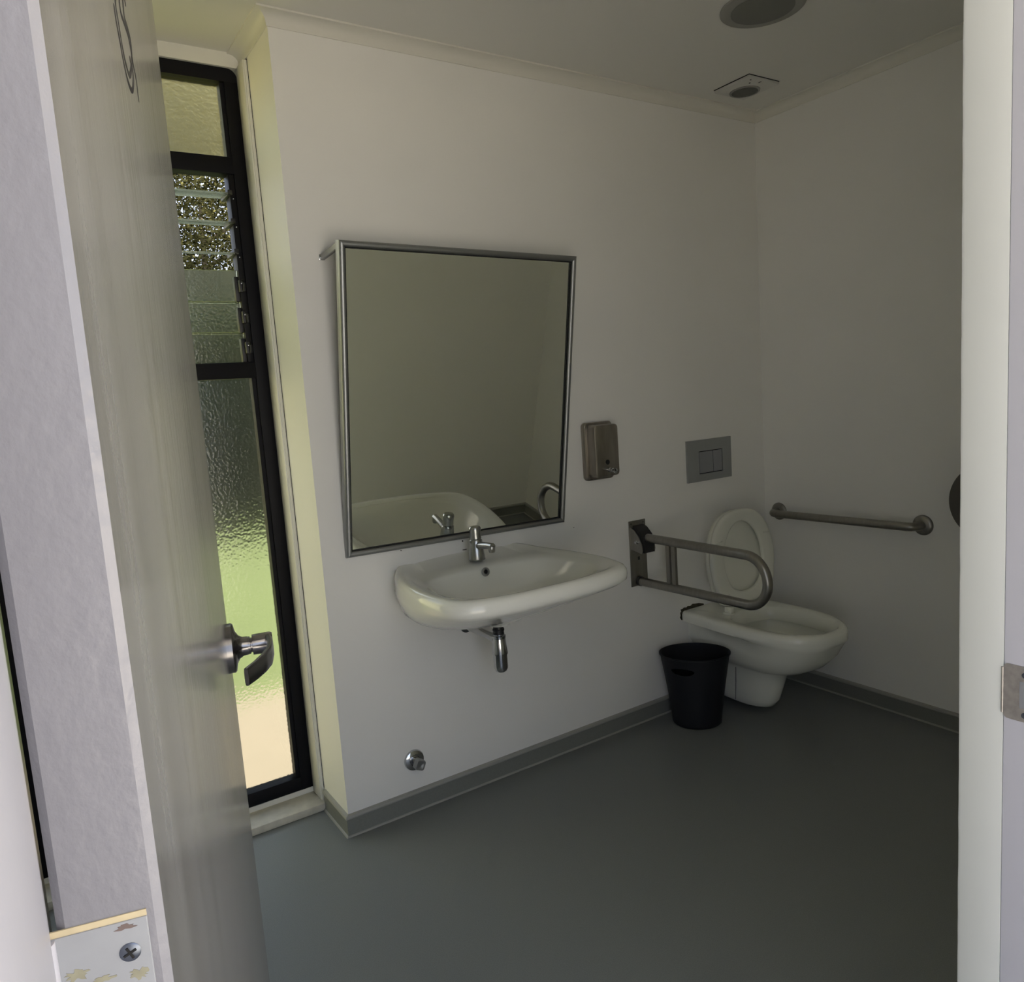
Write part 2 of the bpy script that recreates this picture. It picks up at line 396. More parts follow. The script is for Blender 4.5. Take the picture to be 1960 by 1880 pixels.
# ------------------------------------------------------------------ door frame (left and right jambs, head)
bm = B()
box(bm, (XJL - .02, YO - .012, 0), (XJL, -1.800, 2.12), .0025)
box(bm, (XJL - .07, YO - .026, 0), (XJL - .006, YO + .0, 2.18), .003)
struct('trim_1', bm, 'jamb')
bm = B(); box(bm, (XJL - .02, -1.7995, 0), (XJL - .002, YN + .002, 2.12), .002)
struct('trim_11', bm, 'reveal')
bm = B()
box(bm, (XJR, YO - .012, 0), (XJR + .02, -1.8002, 2.12), .0012)
box(bm, (XJR + .006, YO - .026, 0), (XJR + .07, YO + .0, 2.18), .003)
jr = struct('trim_2', bm, 'jamb')
bm = B(); zs = [i * .02 for i in range(107)]
vsA = []
rnd = random.Random(3)
for z in zs:                                  # reveal beyond the frame, slightly chipped arris
    dy = rnd.uniform(-.0004, .0004) - (.0035 if .19 < z < .235 else 0)
    vsA.append([(XJR + .0, -1.7998, z), (XJR + .0, YN + .004 + dy - .002, z), (XJR + .0018, YN + .0055 + dy * .6, z), (XJR + .03, YN + .0055, z), (XJR + .03, -1.7998, z)])
ringloft(bm, vsA); struct('trim_12', bm, 'reveal', 50)
bm = B(); box(bm, (XJL, YO - .012, 2.115), (XJR, YN, 2.14), .002); struct('trim_13', bm, 'jamb')
# strike plate let into the right jamb
bm = B()
def yz_plate(bm, x0, x1, y0, y1, z0, z1, r): prism(bm, rrect(y0, z0, y1, z1, r), 'x', x0, x1)
yz_plate(bm, XJR - .0010, XJR + .001, -1.842, -1.8005, .942, 1.004, .0045)
tube(bm, [(XJR - .0004, -1.7992, .947), (XJR - .0004, -1.7992, .999)], .0013, 10)
strike = obj('strike_plate', bm, 'strike', jr)
bm = B(); box(bm, (XJR - .0014, -1.838, .957), (XJR - .0008, -1.8165, .987)); obj('latch_slot', bm, 'button', strike)
for z in (.9945, .9495):
    bm = B(); lathe(bm, (XJR - .0008, -1.8215, z), (-1, 0, 0), [(.0033, 0), (.0030, .0009), (.0008, .0007)], 20); obj('screw', bm, 'screw', strike)

# ------------------------------------------------------------------ the open door
H_ = math.radians(14); DT = Vector((math.sin(H_), math.cos(H_), 0)); DN = Vector((math.cos(H_), -math.sin(H_), 0)); N0 = Vector((-.700, -1.845, 0))
def D(s, o, z): return N0 + DT * s + DN * o + Vector((0, 0, z))
DM = Matrix(((DN.x, DT.x, 0, N0.x), (DN.y, DT.y, 0, N0.y), (0, 0, 1, 0), (0, 0, 0, 1)))   # local (o, s, z) -> world
LEAF = .86
bm = B(); pr_ = [(-.0365, 0), (-.0402, .0025), (-.0402, LEAF - .002), (-.038, LEAF), (-.002, LEAF), (0, LEAF - .002), (0, .0034), (-.0034, 0)]
t = B(); prism(t, pr_, 'z', .008, 2.105); bmesh.ops.transform(t, matrix=DM, verts=t.verts); join(bm, t)
for f in bm.faces:
    f.normal_update()
    if (f.calc_center_median() - N0).dot(DT) < .004: f.material_index = 1
door = struct('door_1', bm, ('door', 'edge'), 30)
# hinge on the edge that faces out
HZ0, HZ1 = 1.022, 1.126
bm = B(); box(bm, (-.0445, -.0012, HZ0), (-.0062, .002, HZ1 - .0026), .0002, 1, M4=DM)
hinge = obj('hinge_leaf', bm, 'hinge', door)
bm = B(); tube(bm, [DM @ Vector((-.0465, -.002, HZ0)), DM @ Vector((-.0465, -.002, HZ1 - .003))], .0062, 16); obj('knuckle', bm, 'jamb', hinge)
bm = B(); box(bm, (-.0425, -.0006, HZ1 - .0026), (-.0062, .0002, HZ1 + .0002), M4=DM); obj('bare_wood_edge', bm, 'wood', door)
def on_edge(o_, z, h=0): return DM @ Vector((o_, -.0012 - h, z))
bm = B(); lathe(bm, on_edge(-.0141, 1.1093), -DT, [(.0040, -.0004), (.0042, .0002), (.0036, .0006), (.0001, .0007)], 24)
scr = obj('hinge_screw', bm, 'screw', hinge)
bm = B()
for a in (25, 115):
    t = B(); box(t, (-.0027, -.00045, -.0002), (.0027, .00045, .0003))
    bmesh.ops.transform(t, matrix=Matrix.Translation(on_edge(-.0141, 1.1093, .0008)) @ DM.to_3x3().to_4x4() @ Matrix.Rotation(math.radians(90), 4, 'X') @ Matrix.Rotation(math.radians(a), 4, 'Z'), verts=t.verts); join(bm, t)
obj('cross_slot', bm, 'dark', hinge)
def blotch(cx, cz, rx, rz, seed, m, name):
    r = random.Random(seed); pts = []
    for i in range(26):
        a = 2 * math.pi * i / 26; k = r.uniform(.45, 1.1); pts.append((cx + rx * k * math.cos(a), cz + rz * k * math.sin(a)))
    b = B(); vs = [b.verts.new(DM @ Vector((x, -.00135, z))) for x, z in pts]; b.faces.new(vs)
    c = [b.verts.new(DM @ Vector((x, -.0011, z))) for x, z in pts]; b.faces.new(c[::-1])
    for i in range(26): b.faces.new([vs[i], c[i], c[(i + 1) % 26], vs[(i + 1) % 26]])
    obj(name, b, m, hinge, 20)
blotch(-.0345, 1.1055, .0052, .0030, 1, 'yellowwear', 'paint_wear')
blotch(-.0255, 1.1005, .0050, .0018, 2, 'yellowwear', 'paint_wear')
blotch(-.0120, 1.0985, .0045, .0028, 5, 'yellowwear', 'paint_wear')
blotch(-.0145, 1.1210, .0050, .0014, 4, 'brownwear', 'paint_wear')
# lever set
HS, HZ = .79, 1.0
def L(s, o, z): return D(HS + s, o, HZ + z)
bm = B(); lathe(bm, L(0, 0, 0), DN, [(.035, 0), (.035, .008), (.033, .010), (.023, .012), (.0165, .016), (.0135, .021), (.013, .028)], 40)
rose = obj('handle_rose', bm, 'handle', door)
bm = B(); lathe(bm, L(0, 0, 0), DN, [(.0125, .027), (.0125, .031), (.0105, .0315), (.0105, .0335), (.0145, .034), (.0150, .058), (.0135, .0615), (.0001, .062)], 32)
hub = obj('lever_neck', bm, 'handle', door)
bm = B(); rings = []
for s, o_, z, hw, th in ((.008, .0545, .0, .0125, .006), (-.006, .0560, .0, .0135, .0055), (-.03, .0575, -.001, .0135, .0045), (-.058, .055, -.002, .0135, .004), (-.082, .047, -.003, .013, .0035), (-.104, .036, -.004, .0125, .003), (-.122, .0245, -.005, .012, .003)):
    # flat bar section, normal roughly along o
    dd = Vector((-1, .0, 0)) if s > -.05 else Vector((-.85, -.5, 0))
    nx = Vector((dd.y, -dd.x)) if True else None
    n2 = Vector((-dd.y, dd.x, 0)); 
    if n2.y < 0 and s > -.05: n2 = -n2
    if n2.y > 0 and s <= -.05: n2 = n2
    cs = math.cos; ring = []
    for i in range(16):
        a = 2 * math.pi * i / 16; ca, sa = cs(a), math.sin(a)
        ca = math.copysign(abs(ca) ** .5, ca); sa = math.copysign(abs(sa) ** .5, sa)
        ring.append(L(s + abs(n2.x) * (1 if n2.x * n2.y > 0 else -1) * th * ca * (1 if abs(n2.x) > 1e-6 else 0), o_ + abs(n2.y) * th * ca, z + hw * sa))
    rings.append(ring)
ringloft(bm, rings); obj('lever', bm, 'handle', door)
# marker scribble
scrib = [[[.2991, 1.6237], [.2999, 1.6152], [.3092, 1.6043], [.3189, 1.593], [.3357, 1.5858], [.3616, 1.589], [.3875, 1.607], [.392, 1.617], [.3958, 1.6275]],
 [[.3193, 1.6398], [.3116, 1.6295], [.3164, 1.6196], [.3227, 1.607], [.3338, 1.599], [.3545, 1.5975], [.383, 1.6162], [.3774, 1.6197]],
 [[.3495, 1.6542], [.3465, 1.6407], [.3689, 1.6418], [.3896, 1.6421], [.3987, 1.635], [.4058, 1.6253], [.4155, 1.6177], [.4157, 1.6005]],
 [[.3828, 1.6701], [.3742, 1.6501], [.394, 1.6495], [.4068, 1.646], [.4034, 1.6341]], [[.3961, 1.6764], [.4026, 1.6712]]]
bm = B()
for l in scrib:
    n = len(l); pts = []
    for i in range(n - 1):
        p0, p1, p2, p3 = (Vector(l[max(0, min(n - 1, i + k))]) for k in (-1, 0, 1, 2))
        for s in range(6):
            t = s / 6; pts.append(.5 * ((2 * p1) + (p2 - p0) * t + (2 * p0 - 5 * p1 + 4 * p2 - p3) * t * t + (3 * p1 - p0 - 3 * p2 + p3) * t ** 3))
    pts.append(Vector(l[-1]))
    vt = []
    for i, q in enumerate(pts):      # flat ink line 1.5 mm wide lying on the paint
        d = (pts[min(i + 1, len(pts) - 1)] - pts[max(i - 1, 0)]).normalized(); nn = Vector((-d.y, d.x)) * .0022
        vt.append([D(q.x + nn.x, .0001, q.y + nn.y), D(q.x - nn.x, .0001, q.y - nn.y), D(q.x - nn.x, .0003, q.y - nn.y), D(q.x + nn.x, .0003, q.y + nn.y)])
    ringloft(bm, vt)
obj('marker_scribble', bm, 'marker', door)

# ------------------------------------------------------------------ tilted mirror
BL = Vector((.072, -.014, .8705)); BR = Vector((.891, -.014, .857)); TL = Vector((.078, -.150, 1.7755))
ux = (BR - BL).normalized(); n_ = ux.cross(TL - BL).normalized(); uy = n_.cross(ux).normalized()
if n_.y > 0: n_ = -n_
MW, MH = (BR - BL).length + .004, (TL - BL).dot(uy)
def P(a, b, c=0): return BL + ux * a + uy * b + n_ * c      # c>0 towards the room
mir = thing('tilting_mirror', (.48, -.01, .86), 'silver-framed mirror tilted down over the wash basin', 'mirror')
def bar(p0, p1, inward, w=.018, depth=.026):
    """mitred half-round bar from corner p0 to p1 (outer edge), inward direction in (a,b)"""
    prof = [(0, 0)] + [(w / 2 - w / 2 * math.cos(t), -.004 + .009 * math.sin(t) - .005 + .003) for t in [i * math.pi / 8 for i in range(9)]] + [(w, -depth), (0, -depth)]
    prof = prof[1:]
    (a0, b0), (a1, b1) = p0, p1; L_ = math.hypot(a1 - a0, b1 - b0); dx, dy = (a1 - a0) / L_, (b1 - b0) / L_
    bm = B(); rings = []
    for e in (0, 1):
        rings.append([P((a0, a1)[e] + dx * (w_ if e == 0 else -w_) + inward[0] * w_, (b0, b1)[e] + dy * (w_ if e == 0 else -w_) + inward[1] * w_, c) for w_, c in prof])
    ringloft(bm, rings); return bm
c4 = [(0, 0), (MW, 0), (MW, MH), (0, MH)]
for i, inw in enumerate(((0, 1), (-1, 0), (0, -1), (1, 0))):
    obj('frame_rail' if i % 2 == 0 else 'frame_stile', bar(c4[i], c4[(i + 1) % 4], inw), 'satin', mir)
def pbox(bm, a0, a1, b0, b1, c0, c1):
    vs = [bm.verts.new(P(a, b, c)) for c in (c0, c1) for a, b in ((a0, b0), (a1, b0), (a1, b1), (a0, b1))]
    for f in ((0, 1, 2, 3), (4, 5, 6, 7), (0, 1, 5, 4), (1, 2, 6, 5), (2, 3, 7, 6), (3, 0, 4, 7)): bm.faces.new([vs[i] for i in f])
bm = B(); pbox(bm, .015, MW - .015, .015, MH - .015, -.022, -.014); obj('backing', bm, 'dark', mir)
bm = B()
g0, g1 = .0165, .021
pbox(bm, g0, g1, g0, MH - g0, -.016, -.006); pbox(bm, MW - g1 - .002, MW - g0, g0, MH - g0, -.016, -.006)
pbox(bm, g0, MW - g0, g0, g1, -.016, -.006); pbox(bm, g0, MW - g0, MH - g1, MH - g0, -.016, -.006)
obj('frame_reflection_strip', bm, 'dark', mir)  # black strips painting the reflection of the frame's inner edge
bm = B(); pbox(bm, .019, MW - .019, .019, MH - .019, -.014, -.010); obj('mirror_glass', bm, 'mirror', mir)
for a in (.009, MW - .009):
    q = P(a, MH - .010, -.012); w0 = Vector((q.x - (.004 if a < .1 else 0), -.004, q.z - .012))
    bm = B(); d = (w0 - q); sz = Vector((0, 0, .009)); sx = Vector((.006, 0, 0))
    rings = [[p + sx * cx + sz * cz for cx, cz in ((-1, -.8), (-1, .8), (-.6, 1), (.6, 1), (1, .8), (1, -.8), (.6, -1), (-.6, -1))] for p in (q, w0)]
    ringloft(bm, rings); obj('tilt_arm', bm, 'satin', mir)
    bm = B(); box(bm, (w0.x - .010, -.003, w0.z - .008), (w0.x + .002, 0, w0.z + .008), .001); lathe(bm, (w0.x - .007, -.003, w0.z - .001), (0, -1, 0), [(.004, 0), (.003, .002), (.0001, .0025)], 14)
    obj('wall_bracket', bm, 'chrome', mir)
for a in (.15, MW - .15):
    bm = B(); q = P(a, .006, -.026); box(bm, (q.x - .015, -.0165 if False else min(q.y, -.001), q.z - .006), (q.x + .015, 0, q.z + .014), .001); obj('hinge', bm, 'satin', mir)

# ------------------------------------------------------------------ wash basin
BX = .468
basin = thing('wash_basin', (BX, 0, .62), 'white wall-hung wash basin under the tilted mirror', 'basin')
def bring(half, z, raise_=0., sub=8):
    o = []
    for x, y in sym(half, sub):
        yy = y if y > 0 else -.004; k = raise_ * math.exp(-(max(yy, 0) / .085) ** 2) * max(0, 1 - (x / .30) ** 2)
        o.append((BX + x, -yy, z + k))
    return o
outer = [(0, -.03), (.13, -.03), (.228, -.012), (.282, .10), (.314, .26), (.316, .41), (.278, .505), (.16, .543), (0, .550)]
def inset(h, d, yd=0): return [((max(x - d * min(1, x / .15), 0) if x else 0), (y - d * max(0, (y - .25) / .3) if y > .25 else y + yd * (1 - max(y, 0) / .25))) for x, y in h]
rA = outer
rings = [
 bring([(0, .165), (.012, .167), (.023, .173), (.031, .185), (.034, .205), (.031, .225), (.023, .237), (.012, .243), (0, .245)], .621),
 bring([(0, .160), (.016, .162), (.029, .17), (.038, .184), (.042, .205), (.038, .226), (.029, .24), (.016, .248), (0, .25)], .631),
 bring([(0, .11), (.03, .11), (.058, .12), (.08, .145), (.088, .19), (.078, .235), (.055, .262), (.028, .272), (0, .275)], .637),
 bring([(0, -.03), (.10, -.03), (.195, -.01), (.206, .06), (.198, .13), (.160, .205), (.105, .255), (.055, .273), (0, .278)], .642),
 bring([(0, -.03), (.12, -.03), (.212, -.01), (.234, .08), (.236, .17), (.206, .255), (.145, .303), (.075, .322), (0, .327)], .660),
 bring([(0, -.03), (.125, -.03), (.222, -.01), (.264, .10), (.278, .22), (.254, .325), (.188, .382), (.10, .402), (0, .407)], .694),
 bring([(0, -.03), (.13, -.03), (.227, -.012), (.277, .10), (.303, .25), (.289, .375), (.225, .448), (.122, .470), (0, .476)], .725),
 bring([(0, -.03), (.13, -.03), (.230, -.012), (.282, .10), (.3125, .26), (.309, .405), (.256, .492), (.145, .522), (0, .528)], .748),
 bring(inset(outer, .0015), .762), bring(outer, .775), bring(inset(outer, .001), .788, .010),
 bring(inset(outer, .007), .799, .018), bring(inset(outer, .016), .8045, .022), bring(inset(outer, .026, .008), .8035, .023),
 bring(inset(outer, .040, .02), .7985, .022),
 bring([(0, .09), (.11, .09), (.205, .10), (.248, .15), (.270, .27), (.268, .40), (.228, .470), (.13, .503), (0, .510)], .796, .010),
 bring([(0, .138), (.11, .140), (.195, .158), (.242, .205), (.260, .29), (.254, .39), (.212, .455), (.12, .488), (0, .495)], .793),
 bring([(0, .144), (.107, .146), (.188, .166), (.230, .212), (.246, .29), (.240, .383), (.200, .444), (.113, .476), (0, .483)], .783),
 bring([(0, .150), (.100, .152), (.172, .174), (.208, .218), (.220, .288), (.212, .368), (.172, .42), (.097, .448), (0, .454)], .752),
 bring([(0, .154), (.088, .158), (.145, .178), (.172, .215), (.178, .27), (.166, .325), (.132, .362), (.073, .382), (0, .387)], .724),
 bring([(0, .166), (.06, .170), (.098, .184), (.116, .208), (.12, .245), (.11, .275), (.085, .298), (.047, .31), (0, .314)], .704),
 bring([(0, .180), (.016, .182), (.029, .188), (.036, .197), (.038, .21), (.036, .223), (.029, .232), (.016, .238), (0, .24)], .690),
]
bm = B(); ringloft(bm, rings); o = obj('basin_bowl', bm, 'porcelain', basin, 60)
bm = B(); lathe(bm, (BX, -.21, .6895), (0, 0, 1), [(.030, 0), (.031, .003), (.024, .004), (.020, .0005), (.0001, 0)], 32); obj('waste', bm, 'chrome', basin)
bm = B(); lathe(bm, (BX + .003, -.1485, .777), (0, -1, .12), [(.0140, 0), (.0138, .003), (.011, .0040), (.0075, .0035), (.0070, .0002), (.0001, .0002)], 32)
ov = obj('overflow_ring', bm, 'satin', basin)
bm = B(); lathe(bm, (BX + .003, -.1487, .777), (0, -1, .12), [(.0062, 0), (.0062, .0012), (.0001, .0012)], 24); obj('overflow_hole', bm, 'dark', basin)

tap = thing('pillar_tap', (BX + .005, -.098, .806), 'short chrome pillar tap standing on the wash basin', 'tap')
tx, ty, tz = BX + .005, -.098, .8135
bm = B(); lathe(bm, (tx, ty, tz - .004), (0, 0, 1), [(.027, 0), (.027, .003), (.0262, .004), (.0215, .052), (.0205, .062), (.0195, .064)], 36); obj('tap_body', bm, 'tapmetal', tap)
bm = B(); lathe(bm, (tx, ty, tz - .004), (0, 0, 1), [(.0175, .064), (.0175, .067), (.0188, .069), (.0182, .083), (.0192, .098), (.0188, .103), (.016, .107), (.008, .109), (.0001, .1095)], 36); obj('tap_knob', bm, 'tapmetal', tap)
bm = B(); tube(bm, [(tx, ty - .005, tz + .040), (tx, ty - .03, tz + .045), (tx + .001, ty - .075, tz + .050), (tx + .002, ty - .098, tz + .050)], [.0125, .0115, .0102, .0105], 20)
lathe(bm, (tx + .002, ty - .092, tz + .050), (0, 0, -1), [(.0098, 0), (.0105, .004), (.0105, .014), (.0085, .019), (.0001, .0185)], 20); obj('spout', bm, 'tapmetal', tap)

trap = thing('bottle_trap', (BX, -.208, .455), 'chrome bottle trap hanging below the wash basin', 'trap')
bm = B(); lathe(bm, (BX, -.206, .4635), (0, 0, 1), [(.0001, 0), (.010, .0012), (.018, .006), (.0222, .015), (.0225, .024), (.0225, .060), (.0250, .061), (.0252, .066), (.0215, .098), (.0205, .112), (.0215, .113), (.0215, .120), (.018, .122), (.018, .126)], 36)
obj('trap_bottle', bm, 'chrome', trap)
bm = B(); lathe(bm, (BX, -.206, .4635), (0, 0, 1), [(.0165, .124), (.0165, .134), (.0185, .136), (.0185, .141), (.0165, .143), (.0165, .152), (.0165, .156), (.024, .1562), (.024, .158)], 32); obj('trap_nut', bm, 'rubber', trap)
bm = B(); tube(bm, [(BX, -.19, .569), (BX, -.150, .569), (BX, -.0, .569)], [.0125, .0125, .0125], 22)
lathe(bm, (BX, -.190, .569), (0, 1, 0), [(.0165, 0), (.0165, .018), (.013, .020)], 24); obj('outlet_pipe', bm, 'chrome', trap)
bm = B(); lathe(bm, (BX, 0, .569), (0, -1, 0), [(.024, 0), (.023, .003), (.0135, .006), (.0135, .012)], 28); obj('wall_flange', bm, 'chrome', trap)

# ------------------------------------------------------------------ soap dispenser
sd = thing('soap_dispenser', (1.065, 0, .99), 'worn stainless steel soap dispenser right of the mirror', 'soap dispenser')
def face_loft(levels, cx, cz):
    """rounded rectangles facing -y: (half width, half height, radius, y)"""
    b = B(); ringloft(b, [[(cx + x, y, cz + z) for x, z in rrect(-w, -hh, w, hh, r, 5)] for w, hh, r, y in levels], True, True); return b
obj('back_case', face_loft([(.066, .104, .014, 0), (.068, .106, .016, -.004), (.068, .106, .016, -.015), (.066, .104, .016, -.019), (.062, .100, .014, -.021)], 1.068, 1.098), 'soapsteel', sd)
obj('tank', face_loft([(.056, .094, .012, -.0195), (.056, .094, .012, -.055), (.0545, .0925, .013, -.062), (.050, .088, .012, -.0645)], 1.068, 1.100), 'soapsteel', sd)
bm = B(); lathe(bm, (1.066, -.0640, 1.058), (0, -1, 0), [(.0095, 0), (.0095, .0012), (.0001, .0012)], 24); obj('sight_window', bm, 'dark', sd)
bm = B(); lathe(bm, (1.072, -.0640, 1.030), (.12, -1, -.08), [(.0085, 0), (.0085, .004), (.0055, .006), (.0055, .013), (.0080, .0135), (.0080, .0175), (.0055, .019), (.0055, .027), (.0085, .0275), (.0085, .034), (.0001, .035)], 20); obj('push_valve', bm, 'chrome', sd)

# ------------------------------------------------------------------ flush plate
fp = thing('flush_plate', (1.659, 0, .92), 'grey rectangular dual flush plate above the toilet', 'flush plate')
bm = B()
x0, x1, z0, z1 = 1.530, 1.788, .919, 1.088; bx0, bx1, bz0, bz1 = 1.5955, 1.7345, .9485, 1.042
for a, b in (((x0, z0), (bx0, z1)), ((bx1, z0), (x1, z1)), ((bx0, z0), (bx1, bz0)), ((bx0, bz1), (bx1, z1))): box(bm, (a[0], -.0095, a[1]), (b[0], 0, b[1]))
obj('plate', bm, 'flush', fp)
bm = B(); box(bm, (bx0, -.004, bz0), (bx1, 0, bz1)); obj('recess', bm, 'dark', fp)
bm = B(); box(bm, (bx0 + .003, -.0085, bz0 + .0035), (1.6772, -.003, bz1 - .0035), .0006); obj('flush_button', bm, 'button', fp)
bm = B(); box(bm, (1.6802, -.0085, bz0 + .0035), (bx1 - .003, -.003, bz1 - .0035), .0006); obj('flush_button', bm, 'button', fp)

# ------------------------------------------------------------------ fold-down rail
fr = thing('fold_down_grab_rail', (1.248, 0, .56), 'steel fold-down grab rail between basin and toilet', 'grab rail')
bm = B(); box(bm, (1.206, -.0045, .553), (1.291, 0, .811), .0015, 2); plate = obj('wall_plate', bm, 'steel', fr)
for x, z in ((1.217, .800), (1.279, .800)):
    bm = B(); lathe(bm, (x, -.0045, z), (0, -1, 0), [(.0028, 0), (.0001, .0006)], 10); obj('screw_head', bm, 'rubber', plate)
bm = B(); box(bm, (1.243, -.0052, .655), (1.253, -.004, .668)); obj('stamped_mark', bm, 'rubber', plate)
bpoly = [(-.004, .700), (-.060, .690), (-.064, .705), (-.060, .728), (-.045, .755), (-.022, .778), (-.004, .786)]
for x in (1.2145, 1.2775):
    bm = B(); prism(bm, bpoly, 'x', x, x + .004); obj('pivot_cheek', bm, 'steel', fr)
bm = B(); prism(bm, [(-.006, .700), (-.066, .692), (-.067, .735), (-.056, .762), (-.030, .786), (-.006, .794)], 'x', 1.221, 1.277, bev=.002); obj('pivot_block', bm, 'rubber', fr)
bm = B(); lathe(bm, (1.2145, -.036, .733), (-1, 0, 0), [(.0075, 0), (.0075, .004), (.0055, .0055), (.0055, .009), (.0001, .010)], 18); obj('pivot_nut', bm, 'chrome', fr)
RX = 1.247; zt, zb = .748, .5785; rr = (zt - zb) / 2; YE = -.525
pts = [(RX, -.060, zt), (RX, -.3, zt)] + [tuple(p) for p in arc((RX, YE, (zt + zb) / 2), (0, 0, 1), (0, -1, 0), rr, 0, math.pi, 22)] + [(RX, -.3, zb - .002), (RX, -.010, zb - .008)]
bm = B(); tube(bm, pts, .0165, 24); obj('rail_loop', bm, 'steel', fr)
bm = B(); tube(bm, [(RX, -.003, zb - .008), (RX, -.016, zb - .008)], .0185, 24); obj('rail_socket', bm, 'rubber', fr)
for y in (-.168, -.196):
    bm = B(); box(bm, (RX - .006, y - .0095, zb + .010), (RX + .006, y + .0095, zt - .012), .001); obj('upright_bar', bm, 'steel', fr)

# ------------------------------------------------------------------ fixed rail on the right wall
gr = thing('wall_grab_rail', (W, -.386, .745), 'straight steel grab rail fixed on the right wall', 'grab rail')
ya, yb, xo = -.074, -.698, W - .062
pts = [(W - .004, ya, .744), (W - .030, ya, .744)] + [tuple(p) for p in arc((W - .030, ya - .032, .744), (0, 1, 0), (-1, 0, 0), .032, 0, math.pi / 2, 8)]
pts += [tuple(p) for p in arc((W - .030, yb + .032, .750), (-1, 0, 0), (0, -1, 0), .032, 0, math.pi / 2, 8)] + [(W - .004, yb, .750)]
bm = B(); tube(bm, pts, .0158, 24); obj('rail', bm, 'steel', gr)
for y, z in ((ya, .744), (yb, .750)):
    bm = B(); lathe(bm, (W, y, z), (-1, 0, 0), [(.0375, 0), (.0375, .003), (.035, .007), (.026, .011), (.0175, .0125), (.0168, .0128)], 36); obj('rail_flange', bm, 'steel', gr)

# ------------------------------------------------------------------ jumbo roll dispenser
td = thing('toilet_roll_dispenser', (W, -.975, .87), 'dark round dispenser on the right wall beside the doorframe', 'dispenser')
bm = B(); lathe(bm, (W, -.975, .869), (-1, 0, 0), [(.133, 0), (.134, .01), (.134, .100), (.130, .110), (.118, .115), (.0001, .115)], 64); obj('drum', bm, 'dispenser', td)
bm = B(); lathe(bm, (W - .115, -.975, .869), (-1, 0, 0), [(.02, 0), (.02, .002), (.0001, .002)], 32); obj('lock_boss', bm, 'dispenser', td)
bm = B(); box(bm, (W - .09, -1.02, .728), (W - .03, -.95, .742), .003); obj('serrated_slot', bm, 'rubber', td)

# ------------------------------------------------------------------ toilet
PX = 1.654
wc = thing('toilet', (PX, 0, .02), 'white wall-hung toilet in the corner with its seat raised', 'toilet')
def tring(half, z): return [(PX + x, (-y if y > 0 else .004), z) for x, y in sym(half, 8)]
rim = [(0, -.03), (.10, -.03), (.176, -.014), (.190, .11), (.196, .26), (.190, .40), (.157, .492), (.096, .561), (0, .589)]
def tin(h, d): return [((x - d * min(1, x / .1) if x else 0), (y - d * max(0, (y - .25) / .35) if y > .25 else y)) for x, y in h]
rings = [
 tring([(0, .11), (.02, .11), (.038, .12), (.048, .14), (.050, .175), (.046, .215), (.035, .245), (.018, .26), (0, .265)], .026),
 tring([(0, -.03), (.03, -.03), (.050, -.01), (.056, .07), (.058, .15), (.054, .222), (.042, .265), (.024, .288), (0, .295)], .034),
 tring([(0, -.03), (.035, -.03), (.058, -.01), (.063, .08), (.065, .165), (.061, .24), (.047, .285), (.027, .308), (0, .315)], .06),
 tring([(0, -.03), (.036, -.03), (.060, -.01), (.067, .08), (.069, .175), (.065, .255), (.051, .303), (.029, .327), (0, .335)], .12),
 tring([(0, -.03), (.040, -.03), (.065, -.01), (.072, .08), (.076, .18), (.072, .27), (.056, .322), (.032, .347), (0, .355)], .182),
 tring([(0, -.03), (.044, -.03), (.072, -.01), (.083, .09), (.090, .20), (.087, .30), (.067, .358), (.038, .385), (0, .394)], .200),
 tring([(0, -.03), (.06, -.03), (.092, -.01), (.102, .09), (.118, .22), (.117, .335), (.094, .405), (.053, .44), (0, .45)], .216),
 tring([(0, -.03), (.08, -.03), (.118, -.01), (.122, .09), (.138, .23), (.143, .365), (.118, .448), (.067, .492), (0, .508)], .246),
 tring([(0, -.03), (.09, -.03), (.146, -.01), (.122, .10), (.140, .24), (.160, .385), (.136, .478), (.079, .533), (0, .553)], .292),
 tring([(0, -.03), (.095, -.03), (.150, -.01), (.128, .10), (.146, .25), (.172, .395), (.147, .493), (.088, .556), (0, .568)], .338),
 tring([(0, -.03), (.095, -.03), (.150, -.01), (.150, .11), (.168, .255), (.180, .40), (.152, .498), (.093, .564), (0, .580)], .350),
 tring(tin(rim, .001), .360), tring(rim, .370), tring(rim, .385), tring(tin(rim, .004), .394), tring(tin(rim, .012), .3985), tring(tin(rim, .024), .3985),
 tring([(0, .15), (.06, .155), (.110, .18), (.137, .225), (.146, .30), (.143, .40), (.122, .485), (.075, .545), (0, .551)], .3975),
 tring([(0, .160), (.056, .165), (.105, .19), (.131, .232), (.140, .30), (.137, .396), (.117, .478), (.071, .536), (0, .543)], .390),
 tring([(0, .166), (.054, .171), (.101, .195), (.126, .236), (.135, .30), (.132, .39), (.113, .47), (.069, .526), (0, .534)], .372),
 tring([(0, .172), (.052, .177), (.098, .20), (.122, .24), (.130, .30), (.127, .385), (.109, .462), (.067, .515), (0, .524)], .347),
 tring([(0, .172), (.053, .177), (.100, .20), (.124, .24), (.132, .30), (.129, .386), (.111, .464), (.068, .517), (0, .526)], .343),
 tring([(0, .150), (.058, .155), (.112, .18), (.140, .232), (.148, .30), (.145, .40), (.124, .48), (.076, .538), (0, .548)], .345),
 tring([(0, .155), (.056, .160), (.108, .186), (.134, .235), (.142, .30), (.138, .39), (.116, .465), (.070, .518), (0, .527)], .31),
 tring([(0, .20), (.046, .205), (.085, .222), (.104, .255), (.110, .305), (.107, .375), (.090, .425), (.054, .46), (0, .47)], .262),
 tring([(0, .25), (.024, .252), (.043, .26), (.052, .277), (.055, .30), (.053, .33), (.043, .352), (.025, .365), (0, .37)], .228),
]
bm = B(); ringloft(bm, rings); obj('pan', bm, 'pan', wc, 60)
